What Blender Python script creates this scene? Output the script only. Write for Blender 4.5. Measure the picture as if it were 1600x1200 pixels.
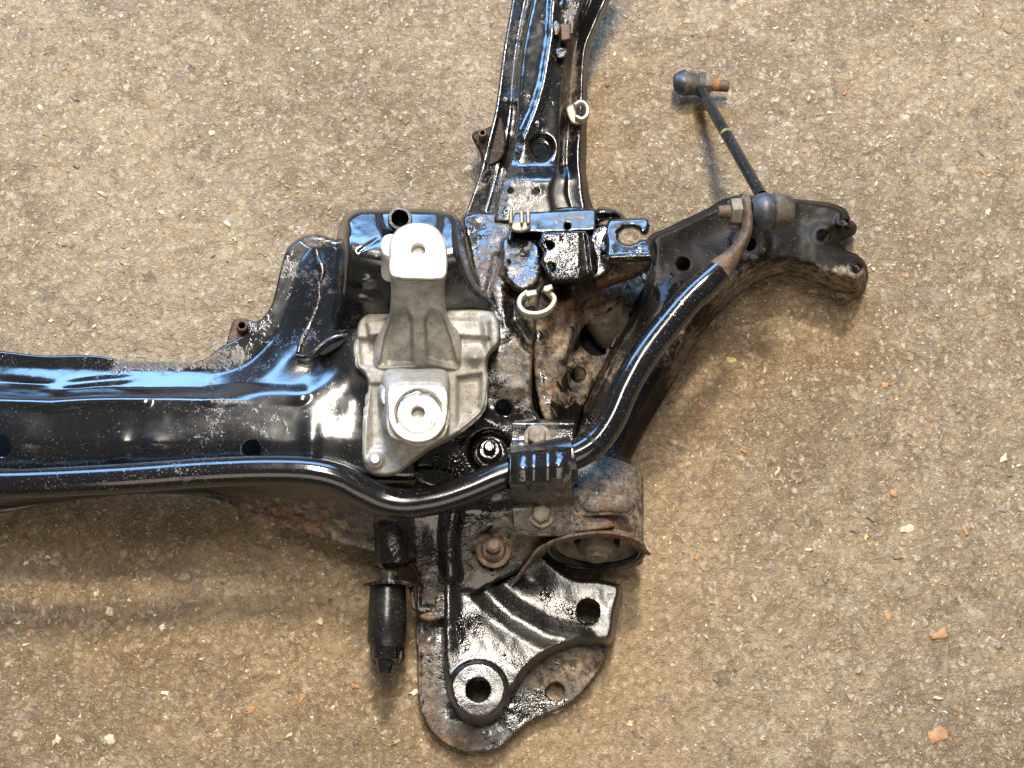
import bpy, math, random
import numpy as np
from mathutils import Vector, Matrix

# ------------------------------------------------------------------ camera
scene = bpy.context.scene
for o in list(bpy.data.objects):
    bpy.data.objects.remove(o)
D, PITCH, FPX = 0.92, math.radians(15.0), 2000.0
CAM = np.array([0.0, -D*math.sin(PITCH), D*math.cos(PITCH)])
FW = np.array([0.0, math.sin(PITCH), -math.cos(PITCH)])
UP = np.array([0.0, math.cos(PITCH), math.sin(PITCH)])
cd = bpy.data.cameras.new('camera'); cam = bpy.data.objects.new('camera', cd)
scene.collection.objects.link(cam)
cam.location = CAM; cam.rotation_euler = (PITCH, 0, 0)
cd.sensor_width = 36.0; cd.lens = 36.0*FPX/1600.0; cd.clip_start = 0.01; cd.clip_end = 50
scene.camera = cam

# ------------------------------------------------------------------ light
world = bpy.data.worlds.new('World'); scene.world = world; world.use_nodes = True
wb = world.node_tree.nodes['Background']
wb.inputs[0].default_value = (1.0, 0.97, 0.93, 1); wb.inputs[1].default_value = 0.12

def area(name, loc, target, sx, sy, power, col):
    l = bpy.data.lights.new(name, 'AREA'); l.shape = 'RECTANGLE'; l.size = sx; l.size_y = sy
    l.energy = power; l.color = col
    o = bpy.data.objects.new(name, l); scene.collection.objects.link(o)
    o.location = loc
    o.rotation_euler = (Vector(target)-Vector(loc)).to_track_quat('-Z', 'Y').to_euler()
    return o
area('roof_light', (0.10, 1.42, 2.35), (0, 0, 0), 0.30, 0.24, 92, (1.0, 0.89, 0.73))
area('tube_light', (0.02, 0.56, 2.35), (0.02, 0.56, 0), 0.32, 0.84, 46, (1.0, 0.93, 0.83))
area('open_door', (-0.7, 2.6, 1.60), (0, 0, 0.05), 3.0, 1.05, 160, (0.28, 0.55, 1.0))
area('fill_light', (0.2, -2.3, 2.3), (0, 0, 0), 2.6, 1.4, 30, (1.0, 0.86, 0.68))  # added fill from behind the camera, not a lamp of the room
scene.view_settings.view_transform = 'Standard'
scene.view_settings.look = 'None'
scene.view_settings.exposure = 0.2
scene.view_settings.gamma = 1.0
scene.render.engine = 'CYCLES'
scene.render.resolution_x = 1024; scene.render.resolution_y = 768

# ------------------------------------------------------------------ pixel <-> world
def w3(px, py, h):
    """point at height h (mm) above the floor that lies in direction of photo pixel"""
    px = np.asarray(px, float); py = np.asarray(py, float); h = np.asarray(h, float)*0.001
    a = (px-800.0)/FPX; b = (600.0-py)/FPX
    dx = a; dy = FW[1]+b*UP[1]; dz = FW[2]+b*UP[2]
    t = (h-CAM[2])/dz
    return np.stack(np.broadcast_arrays(CAM[0]+t*dx, CAM[1]+t*dy, h), -1)
def W(px, py, h): return Vector(w3(px, py, h).tolist())
def proj(v):
    d = np.asarray(v)-CAM
    f = d@FW
    return 800+FPX*d[..., 0]/f, 600-FPX*(d@UP)/f
def mm(px, h=80):     # length of px pixels at height h, in metres
    return px*(D-h*0.001)/FPX

# ------------------------------------------------------------------ value noise
_rs = np.random.RandomState(7)
_tab = _rs.rand(64, 64, 64).astype(np.float32)
def vnoise(p):
    p = np.asarray(p, float); i = np.floor(p).astype(int); f = p-i; f = f*f*(3-2*f); i &= 63; j = (i+1) & 63
    def g(a, b, c): return _tab[a, b, c]
    x0, y0, z0 = i[..., 0], i[..., 1], i[..., 2]; x1, y1, z1 = j[..., 0], j[..., 1], j[..., 2]
    fx, fy, fz = f[..., 0], f[..., 1], f[..., 2]
    a = g(x0,y0,z0)*(1-fx)+g(x1,y0,z0)*fx; b = g(x0,y1,z0)*(1-fx)+g(x1,y1,z0)*fx
    c = g(x0,y0,z1)*(1-fx)+g(x1,y0,z1)*fx; d = g(x0,y1,z1)*(1-fx)+g(x1,y1,z1)*fx
    return (a*(1-fy)+b*fy)*(1-fz)+(c*(1-fy)+d*fy)*fz-0.5

# ------------------------------------------------------------------ grime map (where dirt, rust and oil sit, with some light painted in)
# px, py, rx, ry, dirt, rust, wet
GRIME_AND_LIFT = [
 (540,500,60,120,.16,.05,0),(330,660,80,60,.12,0,0),(185,690,30,45,.22,0,0),(430,650,80,50,.17,0,0),
 (520,660,60,90,.13,0,0),(700,600,60,60,.3,.1,0),(820,600,60,60,.30,.1,0),
 (760,450,60,60,.30,.25,.1),(770,400,50,50,.25,.28,.1),(800,390,40,40,.15,.25,.0),(800,560,45,70,.30,.1,0),(900,450,70,50,.5,.35,.1),
 (880,560,60,90,.5,.2,.1),(850,480,40,50,.3,.25,0),(930,470,60,60,.55,.4,0),(880,650,50,70,.5,.1,.3),
 (720,760,60,60,0,.0,.9),(690,830,60,60,.1,.05,.9),(640,860,50,60,.30,.5,.25),(700,700,60,50,.1,0,.8),
 (760,720,50,50,.15,.05,.8),(670,930,40,50,.35,.3,.1),(770,860,50,45,.7,.45,0),(850,810,60,50,.65,.15,0),
 (950,800,70,60,.35,.30,.1),(930,860,70,40,.6,.4,0),(980,760,40,60,.3,.25,0),(950,750,55,35,1.0,.2,0),(900,680,40,40,.1,0,.7),
 (885,408,40,32,.12,.08,.75),(980,370,50,40,.05,.05,.0),(1000,410,40,30,.3,.1,.5),
 (1250,434,95,24,1.2,.35,0),(1150,462,55,30,1.0,.35,0),(1320,452,40,18,1.0,.2,0),(1090,535,45,40,.7,.3,0),(1060,590,40,50,.6,.3,0),(1190,392,60,22,.40,.2,0),  # arm wall dirt, raised further to brighten the shaded front wall
 (1330,440,30,30,.6,.35,0),(1240,340,100,60,.04,.06,0),(1080,370,80,50,.06,.02,0),(1030,480,40,50,.05,0,.55),(965,580,38,42,.5,.3,0),(915,680,30,30,.1,.1,.6),(990,430,40,25,.5,.3,0),
 (700,1160,90,30,.45,.35,0),(670,1060,30,90,.4,.35,0),(900,1060,70,45,1.1,.1,0),(840,1110,60,40,.2,.05,.7),
 (780,980,110,90,.02,0,.14),(860,950,60,40,.05,0,.22),(745,1080,50,50,.0,0,.1),(710,880,30,60,.1,0,.6),
 (440,400,50,60,.28,.45,0),(400,510,60,40,.4,.4,.2),(330,560,60,20,.45,.5,.1),(500,450,40,70,.1,.10,0),
 (250,570,90,15,.35,.4,.1),(100,560,120,15,.1,.1,.3),(480,825,130,45,.8,.6,0),(430,790,80,25,.5,.4,0),  # lower flange dirt and rust, raised to paint in missing light
 (495,470,14,60,.1,.35,0),(480,540,30,30,.1,.2,0),(600,500,60,40,.5,.2,0),
 (800,60,20,100,.45,.25,0),(780,230,40,60,.15,.25,.2),(910,100,20,160,.25,.1,.4),(890,120,12,130,.7,.45,0),
 (880,50,14,14,0,1.0,0),(865,90,12,12,0,.7,.4),(780,310,60,40,.25,.25,.35),(815,300,40,20,.3,.2,.1),
 (850,130,40,90,.15,0,0),(840,10,30,60,.1,0,0),(930,290,25,60,.1,.05,.5),
]
def grime_of(v, base):
    px, py = proj(v)
    out = np.tile(np.asarray(base, float), (len(px), 1))
    for (x, y, rx, ry, d, r, w) in GRIME_AND_LIFT:
        g = np.exp(-((px-x)/rx)**2-((py-y)/ry)**2)
        out += g[:, None]*np.array([d, r, w])*0.85
    return np.clip(out, 0, 1.3)

# ------------------------------------------------------------------ objects
def link(o, parent=None):
    scene.collection.objects.link(o)
    if parent is not None: o.parent = parent
    return o
def thing(name, label, cat, loc, group=None):
    o = bpy.data.objects.new(name, None); o.location = loc; o.empty_display_size = .02
    o['label'] = label; o['category'] = cat
    if group: o['group'] = group
    return link(o)
def world_loc(o):
    v = Vector(o.location)
    while o.parent: o = o.parent; v = v+Vector(o.location)
    return v
def mesh_obj(name, v, faces, mat, parent=None, base=(0,0,0), thick=0, sharp=None, offset=-1.0, bevel=0, use_grime=True, gs=1.0):
    v = np.asarray(v, float)
    c = (v.min(0)+v.max(0))/2
    me = bpy.data.meshes.new(name)
    me.from_pydata((v-c).tolist(), [], [list(map(int, f)) for f in faces]); me.validate()
    me.polygons.foreach_set('use_smooth', [True]*len(me.polygons))
    if sharp: me.set_sharp_from_angle(angle=math.radians(sharp))
    if len(me.vertices) == len(v):
        g = grime_of(v, base) if use_grime else np.tile(np.asarray(base, float), (len(v), 1))
        at = me.attributes.new('grime', 'FLOAT_COLOR', 'POINT')
        at.data.foreach_set('color', np.hstack([g, np.ones((len(v), 1))]).astype(np.float32).ravel())
    me.materials.append(mat); me.update()
    o = bpy.data.objects.new(name, me); link(o, parent)
    pl = world_loc(parent) if parent is not None else Vector((0, 0, 0))
    o.location = Vector(c.tolist())-pl
    if bevel:
        m = o.modifiers.new('bevel', 'BEVEL'); m.width = bevel*.001; m.segments = 2; m.limit_method = 'ANGLE'; m.angle_limit = math.radians(35)
    if thick:
        m = o.modifiers.new('solidify', 'SOLIDIFY'); m.thickness = thick*.001; m.offset = offset; m.use_even_offset = False
    return o

def crs(pts, closed=False, step=4.0, alpha=0.5):
    """centripetal Catmull-Rom through points, about one sample every step units (first two coords)"""
    P = np.asarray(pts, float); n = len(P); out = []
    rng = n if closed else n-1
    for i in range(rng):
        if closed: p0, p1, p2, p3 = P[(i-1) % n], P[i], P[(i+1) % n], P[(i+2) % n]
        else:
            p1, p2 = P[i], P[i+1]
            p0 = P[i-1] if i > 0 else 2*p1-p2; p3 = P[i+2] if i+2 < n else 2*p2-p1
        d = lambda a, b: max(np.linalg.norm((b-a)), 1e-6)**alpha
        t0 = 0; t1 = t0+d(p0, p1); t2 = t1+d(p1, p2); t3 = t2+d(p2, p3)
        m = max(1, int(math.ceil(np.linalg.norm((p2-p1))/step)))
        for k in range(m):
            t = t1+(t2-t1)*k/m
            A1 = (t1-t)/(t1-t0)*p0+(t-t0)/(t1-t0)*p1; A2 = (t2-t)/(t2-t1)*p1+(t-t1)/(t2-t1)*p2; A3 = (t3-t)/(t3-t2)*p2+(t-t2)/(t3-t2)*p3
            B1 = (t2-t)/(t2-t0)*A1+(t-t0)/(t2-t0)*A2; B2 = (t3-t)/(t3-t1)*A2+(t-t1)/(t3-t1)*A3
            out.append((t2-t)/(t2-t1)*B1+(t-t1)/(t2-t1)*B2)
    if not closed: out.append(P[-1])
    return np.array(out)
def inside(X, Y, poly):
    r = np.zeros(X.shape, bool); n = len(poly)
    for i in range(n):
        x0, y0 = poly[i]; x1, y1 = poly[(i+1) % n]
        if y0 == y1: continue
        r ^= ((y0 > Y) != (y1 > Y)) & (X < (x1-x0)*(Y-y0)/(y1-y0)+x0)
    return r
def seg_dist(X, Y, pts, closed=False):
    best = np.full(X.shape, 1e9); bx = np.zeros(X.shape); by = np.zeros(X.shape); nx = np.zeros(X.shape); ny = np.zeros(X.shape)
    n = len(pts)
    for i in range(n if closed else n-1):
        ax, ay = pts[i][:2]; cx, cy = pts[(i+1) % n][:2]; dx, dy = cx-ax, cy-ay; L = dx*dx+dy*dy
        if L < 1e-9: continue
        t = np.clip(((X-ax)*dx+(Y-ay)*dy)/L, 0, 1); qx = ax+t*dx; qy = ay+t*dy
        d = np.hypot(X-qx, Y-qy); m = d < best
        best[m] = d[m]; bx[m] = qx[m]; by[m] = qy[m]; l = math.sqrt(L); nx[m] = dy/l; ny[m] = -dx/l
    return best, bx, by, nx, ny
def sstep(x): x = np.clip(x, 0, 1); return x*x*(3-2*x)
def feats_h(px, py, feats):
    """pressed features: height change in mm"""
    h = np.zeros(px.shape)
    for f in feats:
        k = f[0]
        if k == 'bump':      # cx, cy, rx, ry, angle, dh
            _, cx, cy, rx, ry, a, dh = f; c, s = math.cos(math.radians(a)), math.sin(math.radians(a))
            u = ((px-cx)*c+(py-cy)*s)/rx; v = (-(px-cx)*s+(py-cy)*c)/ry
            h += dh*np.exp(-u*u-v*v)
        elif k == 'disc':    # cx, cy, r, dh, soft
            _, cx, cy, r, dh, so = f; h += dh*sstep((r+so-np.hypot(px-cx, py-cy))/so)
        elif k == 'line':    # pts, width, dh
            _, pts, wd, dh = f; d = seg_dist(px, py, pts)[0]; h += dh*sstep(1-d/wd)
        elif k == 'poly':    # pts, dh, soft
            _, pts, dh, so = f
            d = seg_dist(px, py, pts, True)[0]; i = inside(px, py, pts)
            sd = np.where(i, d, -d); h += dh*sstep(sd/so+.5)
    return h
def clean_faces(F, n):
    F = np.asarray(F); used = np.unique(F); idx = -np.ones(n, int); idx[used] = np.arange(len(used))
    return idx[F], used
def boundary(F):
    from collections import Counter
    c = Counter()
    for f in F:
        for a, b in zip(f, np.roll(f, -1)): c[(min(a, b), max(a, b))] += 1
    s = set()
    for (a, b), k in c.items():
        if k == 1: s.add(a); s.add(b)
    return np.array(sorted(s), int)

def press(name, parent, mat, outline, h_top, h_base, w=(7, 7, 7), step=3.0, feats=(), holes=(), thick=2.5, base=(0,0,0), rough=0.25, smooth=True, lip=0, power=2.4):
    """pressed sheet piece: outline in photo pixels; side walls of visible width w=(front, back, side)"""
    ol = crs(outline, True, 4.0) if smooth else np.asarray(outline, float)
    area2 = np.sum(ol[:, 0]*np.roll(ol[:, 1], -1)-np.roll(ol[:, 0], -1)*ol[:, 1])
    if area2 < 0: ol = ol[::-1]
    x0, y0 = ol.min(0)[:2]; x1, y1 = ol.max(0)[:2]
    nx = int((x1-x0)/step)+2; ny = int((y1-y0)/step)+2
    gx = x0+np.arange(nx)*step; gy = y0+np.arange(ny)*step
    X, Y = np.meshgrid(gx, gy); idx = np.arange(nx*ny).reshape(ny, nx)
    cx = X[:-1, :-1]+step/2; cy = Y[:-1, :-1]+step/2
    keep = inside(cx, cy, ol)
    for (hx, hy, hr) in holes: keep &= np.hypot(cx-hx, cy-hy) > hr
    F = np.stack([idx[:-1, :-1], idx[1:, :-1], idx[1:, 1:], idx[:-1, 1:]], -1)[keep]
    F, used = clean_faces(F, nx*ny)
    px = X.ravel()[used].copy(); py = Y.ravel()[used].copy()
    b = boundary(F)
    d, qx, qy, _, _ = seg_dist(px[b], py[b], ol, True)
    tx, ty = qx.copy(), qy.copy(); bd = d.copy()
    for (hx, hy, hr) in holes:
        r = np.hypot(px[b]-hx, py[b]-hy); dd = np.abs(r-hr); m = (dd < bd) & (dd < 2*step)
        tx[m] = hx+(px[b][m]-hx)/r[m]*hr; ty[m] = hy+(py[b][m]-hy)/r[m]*hr; bd[m] = dd[m]
    px[b] = tx; py[b] = ty
    d, qx, qy, nx_, ny_ = seg_dist(px, py, ol, True)
    wf, wb_, ws = w
    ww = np.where(ny_ > 0, ws+(wf-ws)*np.abs(ny_), ws+(wb_-ws)*np.abs(ny_))
    t = np.clip(d/ww, 0, 1); f = 1-(1-t)**power
    ht = h_top(px, py) if callable(h_top) else np.full(px.shape, float(h_top))
    hb = h_base(px, py) if callable(h_base) else np.full(px.shape, float(h_base))
    h = hb+(ht-hb)*f+feats_h(px, py, feats)*sstep(d/max(3.0, .5*min(w)))
    if lip: h += lip*sstep(1-d/6.0)
    v = w3(px, py, h)
    if rough: v[:, 2] += rough*.001*(vnoise(v*90)*2+vnoise(v*230))
    return mesh_obj(name, v, F, mat, parent, base, thick)

def patch(name, parent, mat, st, ns=40, nc=40, blur=3, feats=(), holes=(), thick=2.5, base=(0,0,0), rough=0.25, flip=False, ug=True):
    """sheet lofted through stations; each station is a row of (px, py, h)"""
    S = np.asarray(st, float)
    # along stations
    A = []
    seglen = [np.mean(np.linalg.norm(S[i+1]-S[i], axis=1)) for i in range(len(S)-1)]; tot = sum(seglen)
    for i in range(len(S)-1):
        p1, p2 = S[i], S[i+1]; p0 = S[i-1] if i else 2*p1-p2; p3 = S[i+2] if i+2 < len(S) else 2*p2-p1
        l0 = seglen[i-1] if i else seglen[i]; l1 = seglen[i]; l2 = seglen[i+1] if i+2 < len(S) else seglen[i]
        m1 = (p2-p0)/(l0+l1)*l1; m2 = (p3-p1)/(l1+l2)*l1
        m = max(2, int(round(ns*l1/tot)))
        for k in range(m):
            t = k/m; A.append((2*t**3-3*t*t+1)*p1+(t**3-2*t*t+t)*m1+(-2*t**3+3*t*t)*p2+(t**3-t*t)*m2)
    A.append(S[-1]); A = np.array(A)
    cl = np.mean(np.linalg.norm(np.diff(S, axis=1), axis=2), axis=0); cl = np.maximum(cl, 1); tot = cl.sum()
    cols = []
    for j in range(S.shape[1]-1):
        m = max(2, int(round(nc*cl[j]/tot)))
        for k in range(m): cols.append(A[:, j]+(A[:, j+1]-A[:, j])*k/m)
    cols.append(A[:, -1]); G = np.stack(cols, 1)
    for _ in range(blur): G[:, 1:-1] = .25*G[:, :-2]+.5*G[:, 1:-1]+.25*G[:, 2:]
    n, m = G.shape[:2]; idx = np.arange(n*m).reshape(n, m)
    px, py, h = G[..., 0].ravel(), G[..., 1].ravel(), G[..., 2].ravel()
    F = np.stack([idx[:-1, :-1], idx[1:, :-1], idx[1:, 1:], idx[:-1, 1:]], -1).reshape(-1, 4)
    if flip: F = F[:, ::-1]
    for (hx, hy, hr) in holes:
        fx = px[F].mean(1); fy = py[F].mean(1)
        F = F[np.hypot(fx-hx, fy-hy) > hr]
        b = boundary(F); r = np.hypot(px[b]-hx, py[b]-hy); q = b[(r < hr*1.6+4)]; r = np.hypot(px[q]-hx, py[q]-hy)
        px[q] = hx+(px[q]-hx)/r*hr; py[q] = hy+(py[q]-hy)/r*hr
    F, used = clean_faces(F, n*m); px, py, h = px[used], py[used], h[used]
    h = h+feats_h(px, py, feats)
    v = w3(px, py, h)
    if rough: v[:, 2] += rough*.001*(vnoise(v*90)*2+vnoise(v*230))
    return mesh_obj(name, v, F, mat, parent, base, thick, use_grime=ug)

def loft(name, parent, mat, loops, n=64, sub=4, blur=2, cap=True, feats=(), base=(0,0,0), rough=0.15, sharp=None, capstart=False):
    """closed solid through closed loops of (px,py,h)"""
    L = []
    for lp in loops:
        c = crs(lp, True, 2.0); s = np.r_[0, np.cumsum(np.linalg.norm(np.diff(np.vstack([c, c[:1]]), axis=0), axis=1))]
        t = np.linspace(0, s[-1], n, endpoint=False); cc = np.vstack([c, c[:1]])
        L.append(np.stack([np.interp(t, s, cc[:, k]) for k in range(3)], -1))
    L = np.array(L); G = []
    for i in range(len(L)-1):
        for k in range(sub): G.append(L[i]+(L[i+1]-L[i])*k/sub)
    G.append(L[-1]); G = np.array(G)
    for _ in range(blur): G[1:-1] = .25*G[:-2]+.5*G[1:-1]+.25*G[2:]
    if cap:
        c = G[-1].mean(0); G = np.concatenate([G, np.array([G[-1]+(c-G[-1])*q for q in (.04, .15, .3, .45, .6, .75, .9, .98)])])
    m = len(G); px, py, h = G[..., 0].ravel(), G[..., 1].ravel(), G[..., 2].ravel()
    h = h+feats_h(px, py, feats); v = w3(px, py, h); idx = np.arange(m*n).reshape(m, n)
    if rough: v += (rough*.001*(vnoise(v*150)*2+vnoise(v*400)))[:, None]*np.array([.3, .3, 1])
    F = []
    for i in range(m-1):
        for j in range(n): F.append([idx[i, j], idx[i, (j+1) % n], idx[i+1, (j+1) % n], idx[i+1, j]])
    if cap: F.append(list(idx[-1]))
    if capstart: F.append(list(idx[0][::-1]))
    o = mesh_obj(name, v, F, mat, parent, base, 0, sharp)
    import bmesh
    bm = bmesh.new(); bm.from_mesh(o.data); bmesh.ops.recalc_face_normals(bm, faces=bm.faces); bm.to_mesh(o.data); bm.free()
    return o

def frame(a, up=Vector((0, 0, 1))):
    a = a.normalized(); s = a.cross(up)
    if s.length < 1e-4: s = Vector((1, 0, 0))
    s.normalize(); return s, s.cross(a).normalized()
def sweep(name, parent, mat, path, rad, n=20, base=(0,0,0), step=4, caps=True, wp=None, rough=0, sharp=None, square=False, ug=True):
    """tube along (px,py,h) points; rad = (horizontal, vertical) half sizes in mm per point"""
    P = np.asarray(path, float) if wp is None else None
    if wp is None: pts = w3(P[:, 0], P[:, 1], P[:, 2])
    else: pts = np.asarray(wp, float)
    R = np.asarray([r if hasattr(r, '__len__') else (r, r) for r in rad], float)*.001
    if len(R) == 1: R = np.repeat(R, len(pts), 0)
    C = crs(np.hstack([pts, R]), False, step*.001)
    V = []; k = len(C)
    ang = np.linspace(0, 2*math.pi, n, endpoint=False)
    cc, ss = np.cos(ang), np.sin(ang)
    if square:
        q = np.maximum(np.abs(cc), np.abs(ss)); e = .85; cc, ss = cc*(1-e)+cc/q*e, ss*(1-e)+ss/q*e
    for i in range(k):
        a = Vector(C[min(i+1, k-1), :3])-Vector(C[max(i-1, 0), :3]); s, u = frame(a)
        V.append(C[i, :3]+np.outer(cc*C[i, 3], s)+np.outer(ss*C[i, 4], u))
    V = np.array(V)
    idx = np.arange(k*n).reshape(k, n); F = []
    for i in range(k-1):
        for j in range(n): F.append([idx[i, j], idx[i, (j+1) % n], idx[i+1, (j+1) % n], idx[i+1, j]])
    if caps: F.append(list(idx[0][::-1])); F.append(list(idx[-1]))
    v = V.reshape(-1, 3)
    if rough: v = v+(rough*.001*vnoise(v*200))[:, None]*np.array([.5, .5, 1])
    return mesh_obj(name, v, F, mat, parent, base, 0, sharp or 50, use_grime=ug)
def lathe(name, parent, mat, p0, p1, prof, n=32, base=(0,0,0), sharp=35, hexa=False, rough=0, capa=True, capb=True, phase=0):
    """turned piece from p0 to p1 (world); prof = [(t 0..1, radius mm)]"""
    p0, p1 = Vector(p0), Vector(p1); a = p1-p0; s, u = frame(a)
    if hexa: n = 6
    ang = np.linspace(0, 2*math.pi, n, endpoint=False)+phase; V = []
    for (t, r) in prof:
        c = np.array(p0+a*t); V.append(c+np.outer(np.cos(ang), s)*r*.001+np.outer(np.sin(ang), u)*r*.001)
    V = np.array(V); k = len(V); idx = np.arange(k*n).reshape(k, n); F = []
    for i in range(k-1):
        for j in range(n): F.append([idx[i, j], idx[i, (j+1) % n], idx[i+1, (j+1) % n], idx[i+1, j]])
    if capa: F.append(list(idx[0][::-1]))
    if capb: F.append(list(idx[-1]))
    v = V.reshape(-1, 3)
    if rough: v = v+(rough*.001*vnoise(v*300))[:, None]
    return mesh_obj(name, v, F, mat, parent, base, 0, sharp, bevel=.5 if hexa else 0)
def up(p, dz): return Vector(p)+Vector((0, 0, dz*.001))

# ------------------------------------------------------------------ materials
class NT:
    def __init__(s, name):
        s.m = bpy.data.materials.new(name); s.m.use_nodes = True; s.t = s.m.node_tree; s.n = s.t.nodes; s.l = s.t.links
        s.b = s.n['Principled BSDF']; g = s.n.new('ShaderNodeNewGeometry'); s.pos = g.outputs['Position']
    def node(s, typ, **kw):
        x = s.n.new(typ)
        for k, v in kw.items(): setattr(x, k, v)
        return x
    def put(s, sock, v):
        if isinstance(v, bpy.types.NodeSocket): s.l.new(v, sock)
        else: sock.default_value = v
    def noise(s, scale, detail=4, rough=.6, dist=0, vec=None):
        x = s.node('ShaderNodeTexNoise'); s.l.new(vec or s.pos, x.inputs['Vector'])
        x.inputs['Scale'].default_value = scale; x.inputs['Detail'].default_value = detail; x.inputs['Roughness'].default_value = rough; x.inputs['Distortion'].default_value = dist
        return x.outputs['Fac']
    def noisec(s, scale, detail=2):
        x = s.node('ShaderNodeTexNoise'); s.l.new(s.pos, x.inputs['Vector']); x.inputs['Scale'].default_value = scale; x.inputs['Detail'].default_value = detail
        return x.outputs['Color']
    def vor(s, scale, vec=None, feature='F1', rand=1.0):
        x = s.node('ShaderNodeTexVoronoi', feature=feature); s.l.new(vec or s.pos, x.inputs['Vector']); x.inputs['Scale'].default_value = scale; x.inputs['Randomness'].default_value = rand
        return x
    def math(s, op, a, b=0.0, c=None, clamp=False):
        x = s.node('ShaderNodeMath', operation=op, use_clamp=clamp); s.put(x.inputs[0], a); s.put(x.inputs[1], b)
        if c is not None: s.put(x.inputs[2], c)
        return x.outputs[0]
    def ramp(s, v, a, b, lo=0.0, hi=1.0):
        x = s.node('ShaderNodeMapRange', interpolation_type='SMOOTHSTEP'); s.put(x.inputs['Value'], v)
        s.put(x.inputs['From Min'], a); s.put(x.inputs['From Max'], b); s.put(x.inputs['To Min'], lo); s.put(x.inputs['To Max'], hi)
        return x.outputs[0]
    def mix(s, f, a, b):
        x = s.node('ShaderNodeMix', data_type='RGBA'); s.put(x.inputs[0], f)
        for i, v in ((6, a), (7, b)): s.put(x.inputs[i], v if isinstance(v, bpy.types.NodeSocket) else tuple(v)+(1,))
        return x.outputs[2]
    def mixf(s, f, a, b):
        x = s.node('ShaderNodeMix', data_type='FLOAT'); s.put(x.inputs[0], f); s.put(x.inputs[2], a); s.put(x.inputs[3], b)
        return x.outputs[0]
    def attr(s):
        a = s.node('ShaderNodeAttribute', attribute_name='grime'); x = s.node('ShaderNodeSeparateColor'); s.l.new(a.outputs['Color'], x.inputs[0]); return x.outputs
    def bump(s, h, strength, dist, normal=None):
        x = s.node('ShaderNodeBump'); x.inputs['Strength'].default_value = strength; x.inputs['Distance'].default_value = dist; s.l.new(h, x.inputs['Height'])
        if normal is not None: s.l.new(normal, x.inputs['Normal'])
        return x.outputs[0]
    def set(s, **kw):
        for k, v in kw.items():
            sock = s.b.inputs[k.replace('_', ' ')]
            if isinstance(v, tuple) and len(v) == 3: v = v+(1,)
            s.put(sock, v)
        return s.m

def paint(name, col=(.005, .0055, .0065), rough=.14, spec=.95, peel=.10, wetro=.12, spk=.55, grain=0.0):
    k = NT(name); d, r, w = k.attr()[:3]
    nb = k.noise(22, 5, .62, .4); nf = k.noise(170, 4, .7); nx = k.noise(800, 3, .6)
    mixn = k.math('ADD', k.math('MULTIPLY', nb, .5), k.math('ADD', k.math('MULTIPLY', nf, .32), k.math('MULTIPLY', nx, .18)))
    dm = k.ramp(k.math('ADD', mixn, k.math('MULTIPLY', d, .44)), .64, .84)
    # fine dust specks everywhere
    sp = k.ramp(k.math('ADD', nx, k.math('MULTIPLY', nb, .25)), .74, .82, 0, spk)
    nr = k.math('ADD', k.math('MULTIPLY', k.noise(35, 6, .7, .6), .6), k.math('MULTIPLY', k.noise(330, 3, .6), .4))
    rm = k.ramp(k.math('ADD', nr, k.math('MULTIPLY', r, .34)), .64, .84)
    wn = k.math('ADD', k.math('MULTIPLY', k.noise(48, 4, .6, .8), .75), k.math('MULTIPLY', nf, .25))
    wm = k.ramp(k.math('ADD', wn, k.math('MULTIPLY', w, .36)), .64, .70)
    dirt = k.mix(k.ramp(nf, .33, .68), (.018, .015, .012), (.265, .205, .142))
    dirt = k.mix(k.ramp(nb, .45, .65), dirt, k.mix(k.ramp(nx, .35, .65), (.020, .019, .019), (.145, .135, .125)))
    rust = k.mix(k.noise(120, 4, .7), (.035, .018, .012), (.23, .105, .045))
    c = k.mix(k.math('MAXIMUM', dm, sp), tuple(col), dirt); c = k.mix(rm, c, rust); c = k.mix(wm, c, (.006, .0045, .0035))
    sw = k.ramp(k.noise(14, 4, .65, .5), .42, .62)
    ro = k.mixf(dm, k.math('ADD', k.mixf(sw, rough*.8, rough*1.6), k.math('MULTIPLY', nf, .06)), .68); ro = k.mixf(rm, ro, .72); ro = k.mixf(wm, ro, wetro)
    v = k.vor(520, feature='SMOOTH_F1')
    gate = k.ramp(k.noise(60, 2, .5), .48, .60)
    drop = k.math('MULTIPLY', k.ramp(v.outputs['Distance'], .12, .50, 1, 0), gate)
    hgt = k.math('ADD', k.math('MULTIPLY', k.math('MULTIPLY', drop, wm), .55), k.math('ADD', k.math('MULTIPLY', k.math('MULTIPLY', dm, nf), .8), k.math('MULTIPLY', nf, peel)))
    hgt = k.math('ADD', hgt, k.math('ADD', k.math('MULTIPLY', k.math('MULTIPLY', rm, nr), 1.2), k.math('MULTIPLY', k.math('MULTIPLY', wm, nb), .4)))
    if grain: hgt = k.math('ADD', hgt, k.math('MULTIPLY', nx, grain))
    n = k.bump(hgt, .55, .0011)
    sp_ = k.mixf(dm, spec, .22); sp_ = k.mixf(rm, sp_, .18); sp_ = k.mixf(wm, sp_, spec)
    return k.set(Base_Color=c, Roughness=ro, Specular_IOR_Level=sp_, Normal=n)

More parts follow.
